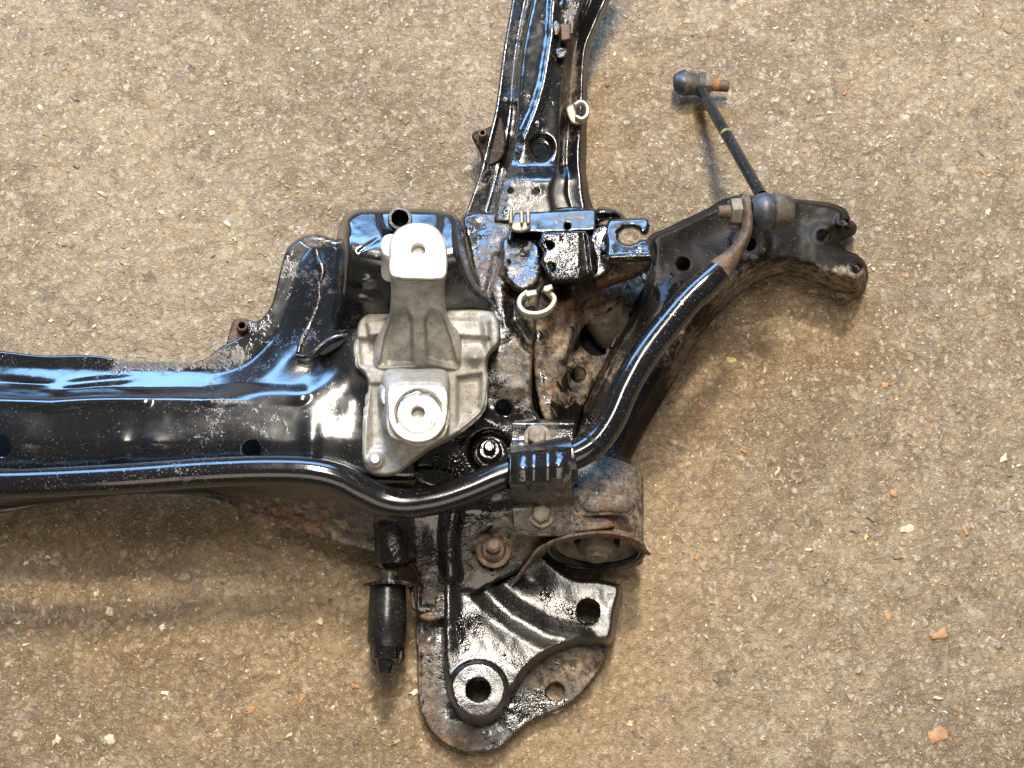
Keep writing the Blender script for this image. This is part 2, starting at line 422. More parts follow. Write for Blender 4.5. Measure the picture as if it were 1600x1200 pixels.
def metal_cast(name, col=(.43, .415, .385), dark=(.21, .195, .165), rough=.42, met=.3):
    k = NT(name); d = k.attr()[0]
    nb = k.noise(26, 5, .65, .3); nf = k.noise(210, 4, .7); nx = k.noise(1100, 2, .6)
    m = k.ramp(k.math('ADD', k.math('ADD', k.math('MULTIPLY', nb, .55), k.math('MULTIPLY', nf, .45)), k.math('MULTIPLY', d, .4)), .44, .78)
    sp = k.ramp(k.math('ADD', nx, k.math('MULTIPLY', nf, .4)), .82, .92)
    c = k.mix(m, col, dark); c = k.mix(sp, c, (.05, .04, .035))
    ro = k.mixf(m, rough, .62)
    h = k.math('ADD', k.math('MULTIPLY', nx, 1.0), nf)
    return k.set(Base_Color=c, Roughness=ro, Metallic=k.mixf(m, met, met*.4), Normal=k.bump(h, .35, .0006))

def simple(name, a, b, rough=.5, scale=90, metallic=0.0, spec=.5, bump=.3, speck=None):
    k = NT(name); nb = k.noise(scale, 5, .68, .3); nx = k.noise(scale*7, 3, .6)
    c = k.mix(k.ramp(k.math('ADD', k.math('MULTIPLY', nb, .7), k.math('MULTIPLY', nx, .3)), .36, .64), a, b)
    if speck: c = k.mix(k.ramp(nx, .62, .72), c, speck)
    return k.set(Base_Color=c, Roughness=k.mixf(nb, rough*.8, min(1, rough*1.2)), Metallic=metallic, Specular_IOR_Level=spec, Normal=k.bump(k.math('ADD', nb, k.math('MULTIPLY', nx, .5)), bump, .0008))

M = {}
M['paint'] = paint('black_gloss_paint')
M['oily'] = paint('oily_black_paint', (.005, .0045, .004), .14, .75)
M['bar'] = paint('bar_black_paint', (.006, .006, .007), .11, .6, .08, .12, .8)
M['satin'] = paint('satin_speckled_paint', (.007, .0066, .006), .19, 1.0, .45, .10, .7, .38)
M['armpaint'] = paint('brown_black_paint', (.009, .0068, .0052), .50, .12, .35)
M['alu'] = metal_cast('cast_aluminium')
M['face'] = metal_cast('machined_aluminium', (.62, .59, .53), (.36, .32, .26), .50, .7)
M['rust'] = simple('rusty_steel', (.042, .027, .019), (.155, .098, .062), .72, 120, .1, .4, .5, (.10, .09, .08))
M['steel'] = simple('dull_zinc_steel', (.09, .07, .05), (.24, .20, .145), .6, 140, .25, .5, .3, (.05, .04, .03))
M['orange'] = simple('bright_rust', (.13, .05, .02), (.34, .13, .045), .8, 160, 0, .3, .5)
M['rubber'] = simple('grey_blue_rubber', (.018, .021, .028), (.050, .053, .062), .45, 110, 0, .5, .2, (.13, .12, .10))
M['rubber_dark'] = simple('dark_rubber', (.005, .005, .005), (.016, .015, .014), .26, 90, 0, .5, .2, (.07, .065, .06))
M['dirty_rubber'] = simple('dusty_rubber', (.06, .050, .040), (.19, .155, .115), .65, 90, 0, .4, .3, (.03, .025, .02))
M['clip'] = simple('cream_nylon', (.34, .30, .21), (.54, .50, .40), .42, 130, 0, .5, .15, (.22, .17, .10))
M['clip_dirty'] = simple('stained_nylon', (.20, .15, .09), (.46, .40, .29), .35, 130, 0, .5, .2, (.10, .07, .04))
M['rod'] = simple('green_black_paint', (.006, .008, .008), (.014, .017, .017), .20, 60, 0, .65, .08, (.10, .09, .075))
M['yellow'] = simple('yellow_paint_mark', (.08, .08, .02), (.20, .19, .06), .5, 200)
M['blue_cap'] = simple('blue_black_plastic', (.008, .009, .014), (.02, .022, .040), .4, 150, 0, .6, .4)
M['joint'] = simple('dirty_joint_steel', (.025, .022, .018), (.105, .085, .062), .6, 110, .1, .4, .4, (.02, .018, .015))
M['dark'] = simple('hollow_shade', (.006, .006, .006), (.015, .013, .012), .8, 90, 0, .2, .1)  # near-black colour that paints the shade inside holes and recesses

def concrete():
    k = NT('worn_concrete')
    big = k.noise(3.0, 3, .6, .4); mid = k.noise(42, 5, .66, .8); fine = k.noise(210, 5, .74, .9); micro = k.noise(900, 3, .65, .3)
    base = k.mix(k.ramp(k.math('ADD', k.math('MULTIPLY', big, .55), k.math('MULTIPLY', mid, .45)), .40, .61), (.268, .188, .109), (.470, .347, .213))
    base = k.mix(k.ramp(fine, .34, .50, .45, 0), base, (.165, .112, .064))
    base = k.mix(k.ramp(fine, .52, .68, 0, .60), base, (.68, .56, .40))
    base = k.mix(k.ramp(micro, .56, .72, 0, .60), base, (.80, .68, .50)); base = k.mix(k.ramp(micro, .42, .28, 0, .35), base, (.14, .098, .062))
    # aggregate lying just under the worn skin
    dist = k.node('ShaderNodeVectorMath', operation='SCALE'); k.l.new(k.noisec(190, 2), dist.inputs[0]); dist.inputs['Scale'].default_value = .010
    map_ = k.node('ShaderNodeVectorMath', operation='ADD'); k.l.new(k.pos, map_.inputs[0]); k.l.new(dist.outputs[0], map_.inputs[1]); pv = map_.outputs[0]
    hs = fine
    for (sc, cols, amt) in ((80, ((.19, .145, .105), (.58, .47, .33)), .65), (190, ((.13, .10, .075), (.76, .64, .47)), .70), (400, ((.24, .17, .11), (.88, .77, .60)), .70)):
        v = k.vor(sc, pv); s = k.node('ShaderNodeSeparateColor'); k.l.new(v.outputs['Color'], s.inputs[0])
        on = k.ramp(s.outputs[0], .48, .62)
        msk = k.math('MULTIPLY', k.math('MULTIPLY', on, k.ramp(k.math('SUBTRACT', k.math('MULTIPLY', s.outputs[1], .55), v.outputs['Distance']), -.10, .12)), amt)
        base = k.mix(msk, base, k.mix(s.outputs[2], *cols))
    st = k.ramp(k.math('ADD', k.math('MULTIPLY', k.noise(6.5, 2, .55), .8), k.math('MULTIPLY', mid, .2)), .56, .74, 0, .14)
    base = k.mix(st, base, (.140, .098, .066))
    h = k.math('ADD', k.math('MULTIPLY', fine, 1.0), k.math('MULTIPLY', micro, .30))
    return k.set(Base_Color=base, Roughness=.8, Specular_IOR_Level=.35, Normal=k.bump(h, 1.0, .0062))
M['concrete'] = concrete()

# ------------------------------------------------------------------ ground
def gz(x, y):
    p = np.stack(np.broadcast_arrays(np.asarray(x, float), np.asarray(y, float), 0.0), -1)
    return (vnoise(p*9+3)*2.2+vnoise(p*38+9)*1.6+vnoise(p*95+5)*1.9+vnoise(p*190)*1.7)*.0011-.0022
def ground():
    n, m = 420, 340
    x = np.linspace(-.62, .62, n); y = np.linspace(-.50, .55, m)
    xs = np.r_[-3.5, -1.8, -1.0, x, 1.0, 1.8, 3.5]; ys = np.r_[-3.5, -1.8, -.9, y, .9, 1.8, 3.5]
    X, Y = np.meshgrid(xs, ys); p = np.stack([X, Y, np.zeros_like(X)], -1); Z = gz(X, Y)
    p[..., 2] = Z; N, Mm = X.shape; idx = np.arange(N*Mm).reshape(N, Mm)
    F = np.stack([idx[:-1, :-1], idx[:-1, 1:], idx[1:, 1:], idx[1:, :-1]], -1).reshape(-1, 4)
    o = mesh_obj('ground', p.reshape(-1, 3), F, M['concrete'], use_grime=False)
    o['kind'] = 'structure'; o['label'] = 'worn tan concrete floor with exposed stone chips'
    return o
GROUND = ground()
STONE_COL = {'cream': ((.36, .28, .18), (.70, .60, .42)), 'white': ((.50, .43, .33), (.82, .75, .62)), 'grey': ((.13, .105, .085), (.25, .205, .16)),
             'tan': ((.22, .16, .10), (.40, .305, .20)), 'orange': ((.29, .155, .075), (.44, .25, .12)), 'brown': ((.15, .095, .06), (.28, .185, .115)), 'yellow': ((.40, .32, .12), (.60, .50, .24))}
SM = {k: simple('stone_'+k, a, b, .7, 260, 0, .35, .5) for k, (a, b) in STONE_COL.items()}
def stone_mesh(i, colour):
    r = np.random.RandomState(i*7+3); V = []; F = []
    k = 9; ang = np.sort(np.linspace(0, 2*math.pi, k, endpoint=False)+r.uniform(-.3, .3, k)); rad = r.uniform(.42, 1.15, k)
    el = r.uniform(.45, .9)
    for s, z in ((1.0, -.5), (.93, .25), (.60, .55)):
        for a, q in zip(ang, rad): V.append((math.cos(a)*q*s, math.sin(a)*q*s*el, z+r.uniform(-.08, .08)))
    for l in range(2):
        for j in range(k): F.append([l*k+j, l*k+(j+1) % k, (l+1)*k+(j+1) % k, (l+1)*k+j])
    V.append((0, 0, .6)); c = len(V)-1
    for j in range(k): F.append([2*k+j, 2*k+(j+1) % k, c])
    return V, F
def stones():
    meshes = []
    rnd = random.Random(11)
    weights = [('cream', 5), ('white', 2), ('grey', 7), ('tan', 9), ('orange', 3), ('brown', 5), ('yellow', .5)]
    pool = [k for k, w in weights for _ in range(int(w*2))]
    data = {}
    for kcol in STONE_COL:
        for i in range(6):
            V, F = stone_mesh(i+len(data), kcol); me = bpy.data.meshes.new('stone_chip'); me.from_pydata(V, [], F)
            me.polygons.foreach_set('use_smooth', [True]*len(F)); me.set_sharp_from_angle(angle=math.radians(50)); me.materials.append(SM[kcol]); data[(kcol, i)] = me
    gl = GROUND.location
    def put(x, y, r, kcol, i, rot, el=1.0):
        o = bpy.data.objects.new('stone_chip', data[(kcol, i)]); link(o, GROUND)
        zz = float(gz(x, y))
        o.location = Vector((x, y, zz+.0004))-gl; o.rotation_euler = (rnd.uniform(-.06, .06), rnd.uniform(-.06, .06), rot)
        o.scale = (r, r*el, min(r*.4, .0018))
    # chips that can be picked out in the photograph
    known = [(1143,562,16,'yellow'),(1395,770,13,'orange'),(1355,838,9,'yellow'),(1510,832,14,'orange'),(1465,1150,22,'orange'),(1470,990,20,'orange'),(1330,490,13,'grey'),
             (1385,600,12,'orange'),(1570,716,16,'cream'),(1578,742,9,'brown'),(1265,858,11,'cream'),(1090,870,9,'orange'),(1415,430,10,'orange'),(1370,285,7,'white'),
             (252,980,9,'white'),(172,1155,14,'cream'),(258,1083,9,'white'),(150,928,8,'cream'),(75,870,8,'cream'),(40,880,7,'cream'),(315,1030,9,'cream'),(500,970,9,'cream'),
             (450,1150,11,'cream'),(470,1090,12,'orange'),(520,1105,8,'cream'),(390,1110,13,'orange'),(350,1105,8,'orange'),(170,955,12,'cream'),(150,1000,9,'grey'),(65,900,11,'grey'),
             (515,325,8,'orange'),(300,100,9,'grey'),(465,75,9,'cream'),(330,205,9,'cream'),(155,300,11,'cream'),(60,165,8,'cream'),(120,260,12,'brown'),(300,270,9,'grey'),
             (1230,215,8,'cream'),(1320,145,8,'orange'),(1240,60,10,'grey'),(1500,60,9,'cream'),(1450,205,9,'grey'),(1545,330,10,'cream'),(1500,640,8,'grey'),(1290,905,11,'grey'),
             (1405,870,10,'brown'),(1570,795,13,'grey'),(1420,825,22,'cream'),(1240,745,8,'brown'),(1220,985,10,'cream'),(1120,1060,10,'grey'),(1050,1000,9,'tan'),(985,1130,9,'cream'),
             (1330,1090,12,'tan'),(1560,1010,9,'grey'),(1555,958,10,'grey'),(1165,705,10,'orange'),(1095,630,8,'orange'),(1060,560,8,'orange')]
    cnt = 0; taken = []
    for (px, py, rp, kc) in known:
        p = W(px, py, 0); r = mm(rp, 0)*.8; put(p.x, p.y, r, kc, cnt % 6, rnd.uniform(0, 6.28)); cnt += 1; taken.append((p.x, p.y))
    while cnt < 300:
        px, py = rnd.uniform(5, 1595), rnd.uniform(5, 1195); p = W(px, py, 0)
        r = mm(rnd.choice((4.5, 5, 5, 6, 6, 7, 8, 10)), 0)
        kc = rnd.choice(pool); put(p.x, p.y, r, kc, rnd.randrange(6), rnd.uniform(0, 6.28), rnd.uniform(.45, 1)); cnt += 1
    # uncountable fine chips
    V = []; F = []; mi = []; keys = list(STONE_COL); rr = np.random.RandomState(5)
    protos = [np.array(stone_mesh(i, 'cream')[0]) for i in range(8)]; pf = stone_mesh(0, 'cream')[1]
    wts = np.array([8, 8, 3, 5, 1.6, 3, .4]); wts /= wts.sum(); cw = np.cumsum(wts); cw[-1] = 1.01; off = 0; VV = []; FF = []
    xy = rr.uniform((-.56, -.45), (.56, .50), (14000, 2)); zz = gz(xy[:, 0], xy[:, 1])
    for _ in range(14000):
        x, y = xy[_]; r = rr.gamma(1.6, .00034)+.0004; r = min(r, .0024); a = rr.uniform(0, 6.28); el = rr.uniform(.22, .9)
        q = protos[rr.randint(8)]*np.array([r, r*el, min(r*.6, .0012)]); c, s = math.cos(a), math.sin(a)
        z = zz[_]+.0002
        VV.append(np.stack([q[:, 0]*c-q[:, 1]*s+x, q[:, 0]*s+q[:, 1]*c+y, q[:, 2]+z], -1))
        FF += [[i+off for i in f] for f in pf]; off += len(q); mi += [int(np.searchsorted(cw, rr.rand()))]*len(pf)
    o = mesh_obj('fine_chips', np.vstack(VV), FF, SM[keys[0]], GROUND, use_grime=False); o['kind'] = 'stuff'
    for kx in keys[1:]: o.data.materials.append(SM[kx])
    o.data.polygons.foreach_set('material_index', mi[:len(o.data.polygons)])
stones()

# ------------------------------------------------------------------ subframe
SUB = thing('subframe', 'black painted pressed steel car subframe, oily and rusty, lying on the concrete', 'subframe', W(760, 640, 0))

def build_crossmember():
    hs = (72, 72, 73.5, 78, 93, 94, 88, 52, 36, 34)
    rows = [
     [(-90,y) for y in (545,570,582,613,627,690,735,782,794,808)],
     [(0,y) for y in (550,572,584,614,628,690,735,780,790,800)],
     [(70,y) for y in (557,576,586,615,629,690,735,772,780,787)],
     [(150,y) for y in (557,577,588,613,627,690,735,764,770,774)],
     [(200,566),(200,580),(200,590),(202,612),(204,626),(204,690),(204,735),(205,758),(205,764),(205,769)],
     [(270,567),(270,580),(272,590),(275,611),(278,626),(278,690),(278,735),(275,756),(272,763),(270,769)],
     [(312,566),(320,580),(330,590),(338,609),(340,628),(340,690),(340,733),(340,756),(336,768),(332,777)],
     [(352,541),(368,560),(384,574),(402,596),(410,632),(412,690),(415,735),(418,772),(416,798),(412,808)],
     [(390,520),(405,528),(422,540),(448,566),(462,628),(468,690),(472,740),(480,788),(482,820),(478,831)],
     [(422,485),(432,492),(448,500),(490,520),(508,600),(520,680),(525,745),(535,795),(538,835),(534,848)],
     [(437,435),(450,445),(462,450),(512,460),(532,570),(560,680),(575,745),(585,800),(592,850),(588,862)],
     [(448,398),(462,408),(472,412),(522,412),(545,540),(600,680),(615,745),(625,800),(628,850),(628,866)],
     [(470,376),(482,386),(490,390),(528,385),(560,500),(640,680),(650,745),(655,800),(655,850),(655,866)]]
    st = [[(x, y, h) for (x, y), h in zip(r, hs)] for r in rows]
    for r in st[7:]:
        for q in range(3): r[q] = (r[q][0], r[q][1], 73)
        r[3] = (r[3][0], r[3][1], 84)
    patch('crossmember', SUB, M['paint'], st, 190, 120, 3, holes=[(395,702,14),(3,697,17)], base=(.10,.02,0), rough=.12,
      feats=[('bump',150,600,60,6,-6,1.5),('bump',40,602,50,6,4,-1.5),('bump',20,665,45,30,0,3),('bump',188,700,18,36,0,1.6),('line',[(0,622),(80,633),(150,622),(225,626)],18,2.2),
             ('line',[(330,622),(420,618),(470,620)],18,2.2),('bump',240,690,20,8,0,1.0),('bump',487,695,12,40,0,2),('bump',560,640,40,40,0,-4),('bump',500,575,40,25,-30,-5)])
    press('hole_backing', SUB, M['dark'], [(-95,640),(300,640),(480,600),(620,600),(640,800),(540,800),(420,770),(330,745),(-95,770)], 30, 26, (3,3,3), 8, thick=1.5)  # added unseen dark sheet that keeps the beam holes black
    # weld bead and torn lip along the side of the tower
    sweep('weld_seam', SUB, M['oily'], [(494,392,82),(500,412,83),(505,425,83),(500,440,84)], [2.6,3.4,3.0,1.2], 10, rough=2)
    sweep('weld_seam', SUB, M['oily'], [(498,440,84),(499,470,84),(492,490,84),(484,510,84),(473,530,86),(466,552,88)], [1.2,1.3,1.6,2.0,2.4,1.6], 10, rough=1.6, base=(.15,.3,.3))
    sweep('pressed_lip', SUB, M['oily'], [(464,556,92),(480,557,94),(492,549,95),(505,537,95),(522,527,95),(546,523,93)], [(1.6,1.3)], 10, step=2, base=(.1,.2,0))
    press('opening_shade', SUB, M['dark'], [(496,556),(505,545),(516,537),(531,531),(545,529),(536,540),(522,549),(508,556)], 95, 88, (2,2,2), 2)  # near-black patch laid on the sheet as the shade of the gap
    # ear with a short tube at the back flange
    press('flange_ear', SUB, M['paint'], [(355,545),(361,510),(366,500),(380,497),(400,502),(425,485),(432,500),(405,525),(375,545)], 71, 64, (3,2,2), 2.5, holes=[(380,513,6)], base=(.4,.4,.2))
    lathe('spacer_tube', SUB, M['rust'], W(379,513,68), W(378,508,80), [(0,4.2),(1,3.6),(1,2.4),(.1,2.4)], 20, capb=False)
    press('back_flange_plate', SUB, M['paint'], [(428,490),(432,450),(440,415),(448,390),(466,373),(490,366),(515,371),(532,378),(530,395),(480,395),(455,450),(445,490)], lambda x, y: 70-(y-430)*.10, 60, (4,4,3), 3, base=(.35,.35,.05))
build_crossmember()

def build_tower():
    def H(x, y):
        yy = np.asarray(y)[..., None]+np.linspace(-16, 16, 9)+0.0016*(np.asarray(x)[..., None]-635)**2
        return np.interp(yy, [300,325,395,412,440,480,530,600], [129,133,150,149,138,118,92,80]).mean(-1)
    press('mount_tower', SUB, M['paint'], [(512,520),(518,470),(523,410),(527,365),(536,340),(556,328),(590,326),(640,326),(685,328),(708,334),(722,352),(732,400),(748,445),(778,480),(770,505),(690,515),(600,520)],
      H, lambda x, y: 78+0*x, (14,6,26), 2.5, base=(.05,.02,0), rough=.15, power=2.6,
      feats=[('poly',[(590,318),(594,350),(612,385),(680,385),(688,350),(688,318)],-5,12),('bump',565,440,16,10,0,4),('bump',560,470,30,14,20,5),('line',[(562,393),(590,374)],5,-1.0)])
    lathe('threaded_tube', SUB, M['oily'], W(625,352,128), W(625,341,152), [(0,7.6),(.92,7.6),(1,7.0),(1,5.4),(.2,5.2)], 32, capb=False, capa=False, base=(.3,.2,0))
    lathe('tube_floor', SUB, M['dark'], W(625,350,132), W(625,348,136), [(0,5.3),(1,5.3)], 20)
build_tower()

def build_rail():
    hs = (33,26,61,63,60,36,45,34)
    X = [(-70,(815,836,848,880,930,950,985,995)),(0,(803,822,833,864,912,922,946,954)),(40,(796,814,824,860,897,906,928,936)),(75,(790,808,817,857,887,898,914,923)),
         (120,(784,803,812,850,879,892,910,918)),(155,(779,800,810,843,875,890,909,918)),(178,(775,799,810,836,874,888,908,918)),(205,(768,795,808,826,874,886,906,917)),
         (235,(760,790,802,818,873,884,904,917)),(258,(755,782,797,810,872,884,904,916)),(270,(752,779,794,808,872,886,906,916)),(282,(748,776,786,800,866,886,908,918)),
         (305,(740,770,780,795,862,886,910,921)),(345,(724,758,772,790,870,900,918,934))]
    st = []
    for y, xs in X:
        add = 0 if y < 260 else (10 if y > 278 else 10*(y-260)/18)
        st.append([(x, y, h+(add if 2 <= i <= 4 else 0)+(add*.5 if i in (5,) else 0)) for i, (x, h) in enumerate(zip(xs, hs))])
    patch('side_rail', SUB, M['paint'], st, 150, 84, 2, holes=[(845,235,12),(797,298,5),(838,299,5)], base=(.06,.02,.05),
      feats=[('disc',845,231,14,-7,10),('bump',842,192,5,5,0,2.5),('line',[(865,0),(862,60),(850,130),(836,175),(818,215)],12,2.2),('bump',878,8,8,6,0,2),('bump',795,155,6,8,0,2)])
    press('rail_ear', SUB, M['armpaint'], [(778,172),(770,195),(742,206),(737,213),(742,225),(750,240),(756,262),(785,250),(790,200)], 31, 26, (3,2,2), 2.5, holes=[(755,211,5)], base=(.15,.3,.1))
    lathe('spacer_tube', SUB, M['rust'], W(756,215,29), W(754,207,42), [(0,4.0),(.5,3.0),(1,2.8),(1,1.8),(.1,1.8)], 20, capb=False)
    # rusty captive nut cage on the rail
    press('nut_cage', SUB, M['rust'], [(874,38),(893,37),(894,64),(876,66)], 72, 60, (4,2,3), 1.5, smooth=False, thick=1.5)
    press('nut_cage', SUB, M['oily'], [(868,74),(886,74),(886,90),(870,92)], 69, 60, (4,3,3), 1.5, base=(.1,.3,.8))
    sweep('cage_pin', SUB, M['steel'], [(887,22,66),(888,30,72),(894,36,74),(893,52,73)], [1.0], 8)
    press('cage_tab', SUB, M['oily'], [(864,32),(874,32),(874,55),(866,58)], 68, 60, (3,2,2), 1.5, base=(.1,.3,.5))
build_rail()

HY = np.array([330,400,450,500,640,740,800,850,890,970]); HV = np.array([68,76,81,85,77,70,64,52,42,26])
def build_centre():
    press('centre_plate', SUB, M['oily'], [(722,338),(800,330),(932,330),(937,395),(890,430),(850,455),(842,500),(836,560),(838,640),(880,690),(890,800),(860,860),(835,885),(780,912),(705,960),(690,972),(653,970),(650,905),(636,885),(586,862),(578,800),(560,740),(556,500),(600,470),(738,470),(730,400)],
      lambda x, y: np.interp(y, HY, HV)-np.clip((650-x)/60, 0, 1)*np.clip((y-790)/60, 0, 1)*14, lambda x, y: np.interp(y, HY, HV)*.35, (8,3,8), 3, holes=[(787,637,13),(794,410,5)], base=(.08,.05,.0),
      feats=[('disc',765,706,24,-6,14),('disc',771,858,27,-3,8),('line',[(707,800),(700,850),(705,900)],22,6),('poly',[(785,380),(840,372),(848,440),(800,450),(783,430)],6,8),('line',[(775,400),(770,430),(762,455),(770,480)],8,-3),
             ('bump',800,605,30,12,0,4),('bump',680,760,40,20,20,-8),('line',[(800,450),(805,500),(830,540)],16,-10),('bump',650,850,20,40,0,5)], rough=.8)
    for (x, y, h, m, r) in ((765,708,76,'oily',6.0),(771,862,49,'rust',6.8)):
        lathe('weld_nut', SUB, M[m], W(x,y,h-7 if y < 800 else h), W(x,y-6,h+2 if y < 800 else h+7), [(0,11.5),(.25,11.5),(.35,10),(.36,8.5),(.8,8.0),(1.0,r)], 32, base=(.2,.1,.7), rough=.6)
        lathe('stud_end', SUB, M[m], W(x,y-6,h+1 if y < 800 else h+6), W(x,y-11,h+9 if y < 800 else h+14), [(0,r*.72),(.8,r*.7),(1,r*.45)], 24, base=(.1,.2,.8), rough=.5)
    # oily patch of web above the lower bracket, left
    press('web_plate', SUB, M['oily'], [(632,812),(690,800),(706,830),(705,900),(700,965),(655,968),(650,905),(640,880)], 34, 20, (5,3,4), 2.5, base=(.35,.4,.35), holes=[(667,890,5)],
      feats=[('poly',[(656,918),(678,918),(680,948),(656,948)],-4,4)], rough=.8)
    press('inner_pocket', SUB, M['paint'], [(838,440),(870,420),(935,395),(1012,405),(1014,440),(992,490),(955,555),(915,635),(893,700),(850,660),(834,600),(832,520)],
      lambda x, y: 66-np.clip((x-(845))/90, 0, 1)*34, 15, (4,4,4), 3, holes=[(934,528,28),(962,496,17),(905,586,13),(992,438,12),(880,672,10)], base=(.22,.20,.24), rough=1.6,
      feats=[('bump',880,520,16,60,10,10),('bump',900,465,40,12,-20,9),('bump',960,470,20,30,20,8),('bump',870,620,20,40,0,8),('line',[(890,440),(900,500),(880,560)],10,6)])
    press('pocket_floor', SUB, M['dark'], [(895,490),(960,490),(975,530),(940,570),(900,560)], 8, 4, (3,3,3), 4, thick=1)
    lathe('front_bush', SUB, M['dirty_rubber'], W(962,520,14), W(940,480,34), [(0,16),(1,16),(1,9),(.7,8)], 28)
build_centre()

def build_brackets():
    # strip bracket holding the clear clip
    press('strip_bracket', SUB, M['paint'], [(790,378),(797,345),(803,331),(928,325),(934,332),(932,362),(850,366),(806,365),(800,378)], lambda x, y: 84+(y-330)*.13, 72, (4,3,3), 2, smooth=False, holes=[(887,353,5.5)], base=(.12,.10,.0), thick=2)
    press('rolled_tab', SUB, M['oily'], [(929,332),(936,324),(955,325),(975,336),(980,345),(950,345),(932,350)], 88, 70, (6,6,5), 2, base=(.1,.2,.3), feats=[('line',[(935,338),(965,338)],5,-6)])
    press('bolt_bracket', SUB, M['oily'], [(845,362),(915,360),(928,372),(937,400),(938,425),(928,436),(905,447),(862,448),(853,438),(842,412),(846,396),(838,380)],
      lambda x, y: 104-np.clip((x-905)/30, 0, 1)*8, 74, (14,3,6), 2, smooth=False, holes=[(857.5,383,8),(861,418,8)], base=(.25,.1,.62), feats=[('line',[(918,365),(926,430)],7,5)], rough=.6, thick=2.5)
    lathe('captive_nut', SUB, M['steel'], W(858,386,80), W(858,385,90), [(0,5.5),(1,5.5),(1,2.6),(.3,2.6)], 20)
    press('slot_bracket', SUB, M['paint'], [(949,347),(953,342),(1008,340),(1014,343),(1016,352),(1013,363),(1008,368),(1001,367),(998,361),(988,357),(976,358),(968,365),(967,373),(973,380),(984,382),(994,379),(1001,374),(1011,374),(1018,382),(1021,408),(960,412),(946,410),(938,392),(940,375),(946,362)],
      lambda x, y: 102+(y-342)*.13, 92, (9,3,3), 1.5, smooth=False, base=(.12,.03,.0), feats=[('line',[(955,401),(1020,399)],4,2.5),('bump',943,385,6,20,0,-6)], holes=[(944,395,4)], thick=2.5, rough=.4)
    press('bracket_support', SUB, M['oily'], [(925,360),(948,350),(960,380),(955,425),(930,440),(915,430)], 92, 70, (8,3,6), 2.5, base=(.2,.2,.5), rough=.8)
    press('bracket_foot', SUB, M['paint'], [(940,405),(1018,404),(1010,425),(975,440),(930,450)], 78, 50, (14,3,6), 2.5, base=(.75,.35,.0), rough=.8)
    press('bracket_foot', SUB, M['paint'], [(786,372),(842,380),(848,430),(835,455),(812,462),(788,440),(782,405)], lambda x, y: 84+(y-372)*.14, 74, (16,3,7), 2.5, base=(.05,.05,.0), holes=[(793,410,5.5)], rough=.7)
build_brackets()

def clip_c(name, label, mat, path, half, parent=SUB):
    o = sweep(name, parent, mat, path, [half], 12, square=True, step=1.5, sharp=40); o['label'] = label; return o
# cream hose clip
c1 = clip_c('hose_clip', 'cream open ring hose clip', M['clip'], [(824,458,96),(814,466,96),(811,477,96),(818,488,96),(834,492,96),(850,489,96),(862,480,96),(866,468,96),(858,458,96),(852,452,96)], (1.7,4.4))
press('clip_jaw', c1, M['clip'], [(818,455),(838,452),(841,462),(822,466)], 105, 95, (3,2,2), 1.5, smooth=False, thick=1.5)
press('clip_jaw', c1, M['clip'], [(850,447),(862,443),(866,452),(856,458),(846,456)], 105, 95, (3,2,2), 1.5, smooth=False, thick=1.5)
# clear clip on the strip bracket
c2 = press('pipe_clip', SUB, M['clip_dirty'], [(796,352),(800,348),(828,348),(830,356),(822,363),(800,362)], 99, 90, (5,2,3), 1.5, thick=1.5); c2['label'] = 'stained clear pipe clip'
for x in (798, 815, 825):
    press('clip_jaw', c2, M['clip_dirty'], [(x-3.5,329),(x+3.5,328),(x+4,350),(x-3,351)], 104, 95, (3,2,2), 1, smooth=False, thick=1)
# stained clip on the rail
c3 = clip_c('cable_clip', 'stained cream cable clip on the rail lip', M['clip_dirty'], [(898,166,52),(906,161,52),(914,164,52),(918,173,52),(916,183,52),(908,188,52),(900,184,52)], (1.4,3.6))
press('clip_base', c3, M['clip_dirty'], [(884,168),(890,163),(899,164),(902,176),(902,186),(912,190),(907,196),(894,195),(886,182)], 50, 40, (4,3,3), 1.5, thick=1.5)

def build_lower_bracket():
    o = press('mount_flange', SUB, M['paint'], [(654,966),(653,1040),(654,1092),(664,1128),(686,1156),(716,1172),(752,1176),(782,1168),(806,1146),(836,1124),(880,1106),(908,1084),(930,1056),(946,1030),(948,1000),(880,985),(760,960),(700,950)],
      12, 5, (4,3,3), 3, holes=[(868,1080,15),(750,1083,19)], base=(.30,.22,.12), lip=5, rough=.6)
    def H(x, y):
        return 32+np.clip((y-870)/230, -.3, 1)*9+np.clip((x-800)/150, 0, 1)*5
    press('mount_pressing', SUB, M['satin'], [(700,800),(712,830),(716,880),(740,905),(776,910),(812,880),(832,862),(848,866),(870,886),(900,903),(940,906),(970,914),(973,925),(966,960),(954,1006),(905,1010),(862,1025),(828,1050),(806,1082),(788,1116),(765,1132),(740,1134),(715,1120),(699,1088),(691,1040),(689,960),(690,890),(694,840)],
      H, 13, (16,5,9), 2.5, holes=[(747,1078,19),(919,954,18)], base=(.0,.0,.10), rough=.5,
      feats=[('disc',747,1078,41,9,7),('line',[(735,895),(760,925),(800,960),(850,990),(905,1003)],30,-6.5),('bump',700,930,14,80,0,5),
             ('bump',830,905,30,20,30,-6),('bump',760,990,40,30,40,-3)])
    # inner sleeves seen through the bolt holes
    lathe('sleeve', SUB, M['oily'], W(747,1078,49), W(749,1082,10), [(0,mm(19.5,50)*1000),(1,8.4)], 32, capa=False, capb=False, base=(.2,.1,0))
    lathe('sleeve', SUB, M['oily'], W(919,954,46), W(916,963,14), [(0,mm(18.5,45)*1000),(1,7.6)], 32, capa=False, capb=False, base=(.2,.1,0))
build_lower_bracket()

